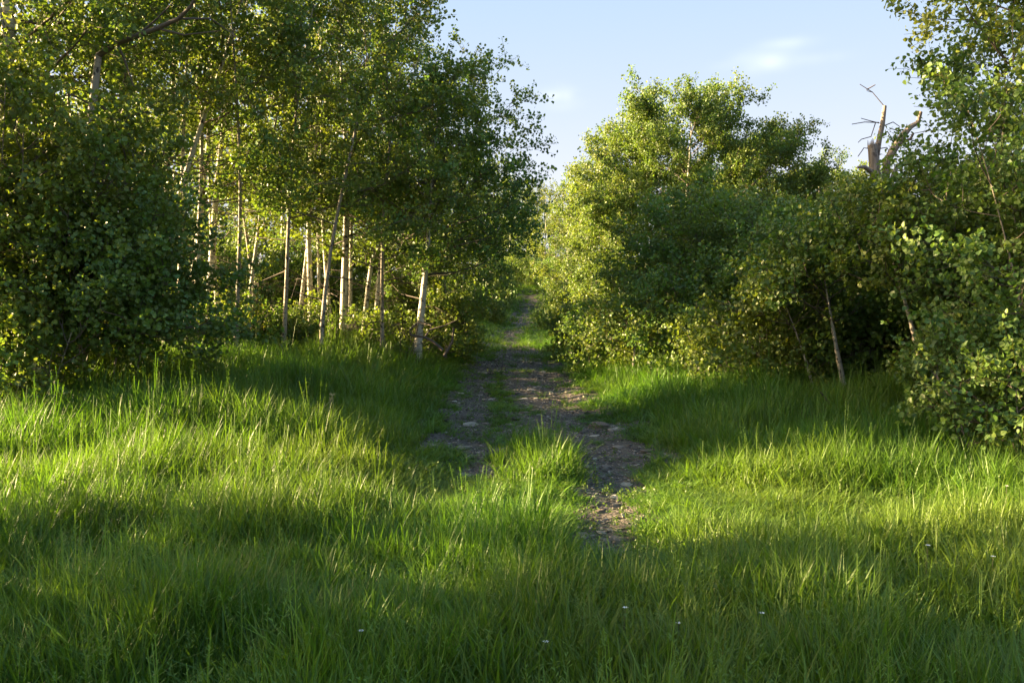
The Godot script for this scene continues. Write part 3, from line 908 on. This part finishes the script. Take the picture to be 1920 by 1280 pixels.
# ---------------------------------------------------------------- grass
func tuft(blades: int, radius: float, width: float, droop: float, stalks: int) -> ArrayMesh:
	var s := Shape.new()
	for k in blades:
		var a := rng.randf() * TAU
		var q := sqrt(rng.randf()) * radius
		var p := Vector3(cos(a) * q, -0.03, sin(a) * q)
		var az := rng.randf() * TAU
		var lean := rng.randf_range(0.01, 0.20) + droop * rng.randf() * rng.randf()
		var h := rng.randf_range(0.45, 1.05)
		var w := width * rng.randf_range(0.6, 1.2)
		var out := Vector3(cos(az), 0, sin(az))
		var turn := az + PI / 2 + rng.randf_range(-0.9, 0.9)
		var side := Vector3(cos(turn), 0, sin(turn)) * w * 0.5
		var g := rng.randf_range(0.75, 1.25)
		var dry := 1.0
		var c := Color(g * rng.randf_range(0.85, 1.2), g, g * rng.randf_range(0.7, 1.2))
		if rng.randf() < 0.06:
			c = Color(3.2, 1.7, 3.2)   # a dry blade
		var f := s.v.size()
		var segs := 4
		var pos := p
		var tilt := lean * 0.35
		for j in segs + 1:
			var u := float(j) / segs
			if j < segs:
				var ww := side * (1.0 - 0.25 * u - 0.55 * u * u)
				s.v.append_array([pos - ww, pos + ww])
				s.c.append_array([c, c])
			else:
				s.v.append(pos)
				s.c.append(c)
			pos += (Vector3.UP * cos(tilt) + out * sin(tilt)) * h / segs
			tilt += lean * 0.62
		for j in segs - 1:
			var b := f + j * 2
			s.i.append_array([b, b + 2, b + 1, b + 1, b + 2, b + 3])
		s.i.append_array([f + segs * 2 - 2, f + segs * 2, f + segs * 2 - 1])
	for k in stalks:
		var a := rng.randf() * TAU
		var p := Vector3(cos(a), 0, sin(a)) * rng.randf() * radius
		var top := p + Vector3(rng.randf_range(-0.15, 0.15), rng.randf_range(1.05, 1.45), rng.randf_range(-0.15, 0.15))
		var c := Color(1.9, 1.35, 2.2)
		var f := s.v.size()
		var e := Vector3(0.0022, 0, 0.0012)
		s.v.append_array([p - e, p + e, top - e * 0.7, top + e * 0.7])
		for j in 4: s.c.append(c)
		s.i.append_array([f, f + 2, f + 1, f + 1, f + 2, f + 3])
		# a loose seed head
		for j in 14:
			var u := rng.randf_range(0.74, 1.0)
			var q := p.lerp(top, u)
			var o := Vector3(cos(j * 2.4), 0.9, sin(j * 2.4)).normalized() * 0.045 * (1.2 - u) * 2.4
			var b := s.v.size()
			var w := Vector3(-sin(j * 2.4), 0, cos(j * 2.4)) * 0.0032
			s.v.append_array([q, q + o * 0.6 - w, q + o, q + o * 0.6 + w])
			for m in 4: s.c.append(Color(2.6, 1.6, 3.0))
			s.i.append_array([b, b + 1, b + 2, b, b + 2, b + 3])
	return s.mesh(M.blade)

func build_grass() -> void:
	rng.seed = 99
	var root := Node3D.new()
	root.name = "meadow_grass"
	root.set_meta("kind", "stuff")
	root.set_meta("label", "tall fresh green meadow grass covering the clearing and the verges")
	root.set_meta("category", "grass")
	add_child(root)
	var kinds := []
	for k in 5: kinds.append(tuft(34, 0.11, 0.0135, 0.28, 0))
	for k in 2: kinds.append(tuft(24, 0.10, 0.015, 0.8, 0))
	kinds.append(tuft(20, 0.10, 0.012, 0.3, 2))
	kinds.append(tuft(12, 0.08, 0.024, 0.35, 0))       # coarse broad blades
	kinds.append(tuft(5, 0.12, 0.008, 0.5, 4))       # mostly seed stalks
	var bufs := []
	for k in kinds.size(): bufs.append(PackedFloat32Array())
	var d := 1.6
	while d < 84.0:
		var cell := clampf(0.075 * pow(d / 5.0, 0.75), 0.06, 0.6)
		var half := minf(d * 0.66 + 1.5, 30.0)
		if d > 48: half = minf(half, 12.0)
		var n := int(2.0 * half / cell)
		for k in n:
			var x := -half + (k + rng.randf()) * cell
			var dd := d + rng.randf_range(0, cell)
			if x > 5.5 + dd * 0.35 and dd > 12: continue
			var b := bare(x, dd)
			if rng.randf() < minf(b * 1.25, 0.86): continue
			var h := grass_height(x, dd) * rng.randf_range(0.7, 1.3)
			# under the trees the grass thins out
			var u := x - track_x(dd)
			var deep := step01(4.0, 8.0, -u) * step01(13, 16, dd) + step01(4.0, 6.5, u) * step01(12, 15, dd)
			if rng.randf() < deep * 0.6: continue
			if b > 0.02: h *= lerpf(1.0, 0.4, b)
			var wide := (0.62 + 0.38 * clampf(h / 0.4, 0, 2)) * pow(maxf(cell / 0.09, 1.0), 0.75)
			var g := rng.randf_range(0.82, 1.18) * (1.0 + 0.25 * patches.get_noise_2d(x * 0.5, dd * 0.5))
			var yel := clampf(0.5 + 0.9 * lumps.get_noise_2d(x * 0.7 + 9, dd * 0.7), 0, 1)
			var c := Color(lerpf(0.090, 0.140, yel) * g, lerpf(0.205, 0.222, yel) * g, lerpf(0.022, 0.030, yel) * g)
			var which := rng.randi() % 5
			var q := rng.randf()
			if q < 0.14: which = 5 + rng.randi() % 2
			elif q < 0.23 and h > 0.25: which = 7
			elif q < 0.34: which = 8
			elif q < 0.37 and h > 0.22: which = 9
			var basis := Basis(Vector3.UP, rng.randf() * TAU) * Basis(Vector3.RIGHT, rng.randf_range(-0.12, 0.12))
			var buf: PackedFloat32Array = bufs[which]
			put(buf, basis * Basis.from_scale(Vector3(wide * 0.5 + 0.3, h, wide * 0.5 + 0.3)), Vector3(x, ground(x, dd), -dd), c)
			bufs[which] = buf
			n_tufts += 1
		d += cell
	for k in kinds.size(): copies("grass", kinds[k], bufs[k], root)

# ---------------------------------------------------------------- small plants
func build_herbs() -> void:
	rng.seed = 55
	var root := Node3D.new()
	root.name = "low_herbs"
	root.set_meta("kind", "stuff")
	root.set_meta("label", "low broad-leaved herbs and clover between the grass blades and on the track")
	root.set_meta("category", "herbs")
	add_child(root)
	var bufs := []
	for k in big_sprays.size(): bufs.append(PackedFloat32Array())
	for k in 5200:
		var dd := 2.4 + 22.0 * pow(rng.randf(), 1.5)
		var xx := rng.randf_range(-1, 1) * (dd * 0.64 + 0.5)
		var near := absf(xx - track_x(dd)) < 1.6 and dd > 5
		if lumps.get_noise_2d(xx * 1.6 + 200, dd * 1.6) < (0.02 if near else 0.24): continue
		var sc := rng.randf_range(0.22, 0.42) if near else rng.randf_range(0.3, 0.5)
		var g := rng.randf_range(0.75, 1.15)
		var which := rng.randi() % bufs.size()
		var buf: PackedFloat32Array = bufs[which]
		put(buf, frame_along((Vector3.UP + any_dir() * 0.7).normalized(), rng.randf() * TAU) * sc, Vector3(xx, ground(xx, dd) + 0.01, -dd), Color(0.11 * g, 0.185 * g, 0.045 * g))
		bufs[which] = buf
	for k in bufs.size(): copies("herb", big_sprays[k], bufs[k], root)
	# a few small white flowers
	var petal := std(0.7)
	petal.albedo_color = lin(0.7, 0.7, 0.68)
	for a in [[1735, 1068], [1858, 1082], [1885, 935], [1162, 1180], [1262, 1204], [660, 1225], [1420, 1186], [1010, 1240]]:
		var fd: float = FOCAL * (EYE - 0.25) / (a[1] - 560.0)
		var fx := px_x(a[0], fd)
		var ff := Vector3(fx, ground(fx, fd), -fd)
		var fl := thing("white_flower", "small white flower on a thin stem in the near grass", "flower", ff, "white flowers scattered in the grass")
		var fs := Shape.new()
		tube(fs, PackedVector3Array([Vector3.ZERO, Vector3(0.02, 0.18, 0.01), Vector3(0.03, 0.31, 0.0)]), PackedFloat32Array([0.002, 0.0016, 0.0014]), 4)
		part("stem", fs.mesh(M.twig), fl)
		for k in 6:
			var ps := Shape.new()
			var pa := k * TAU / 6
			add_leaf(ps, Vector3(0.03, 0.312, 0), Vector3(cos(pa), 0.25, sin(pa)).normalized(), Vector3.UP, 0.014, Color.WHITE, 0.8)
			part("petal", ps.mesh(petal), fl)
	# tall dry umbel standing above the grass
	var d := 9.8
	var foot := Vector3(px_x(612, d), ground(px_x(612, d), d), -d)
	var t := thing("dry_umbel", "tall pale dry flower stalk with forked heads above the grass", "plant", foot)
	var stem := std(0.8)
	stem.albedo_color = lin(0.34, 0.30, 0.13)
	for a in [[[608, 830], [612, 780], [622, 742]], [[598, 820], [597, 785], [608, 762], [620, 750]], [[618, 840], [630, 800], [636, 796]], [[624, 815], [624, 775], [623, 745]]]:
		var s := Shape.new()
		px_tube(s, a, d, foot, [2.4, 2.0, 1.6, 1.4].slice(0, a.size()), 5)
		part("stalk", s.mesh(stem), t)
	for a in [[622, 742], [636, 798], [618, 750]]:
		var s := Shape.new()
		var c := at_px(a[0], a[1], d) - foot
		for k in 12:
			var o := (any_dir() * Vector3(1, 0.6, 1) + Vector3(0, 0.6, 0)) * 0.035
			tube(s, PackedVector3Array([c, c + o]), PackedFloat32Array([0.0015, 0.004]), 4, true)
		part("flower_head", s.mesh(stem), t)
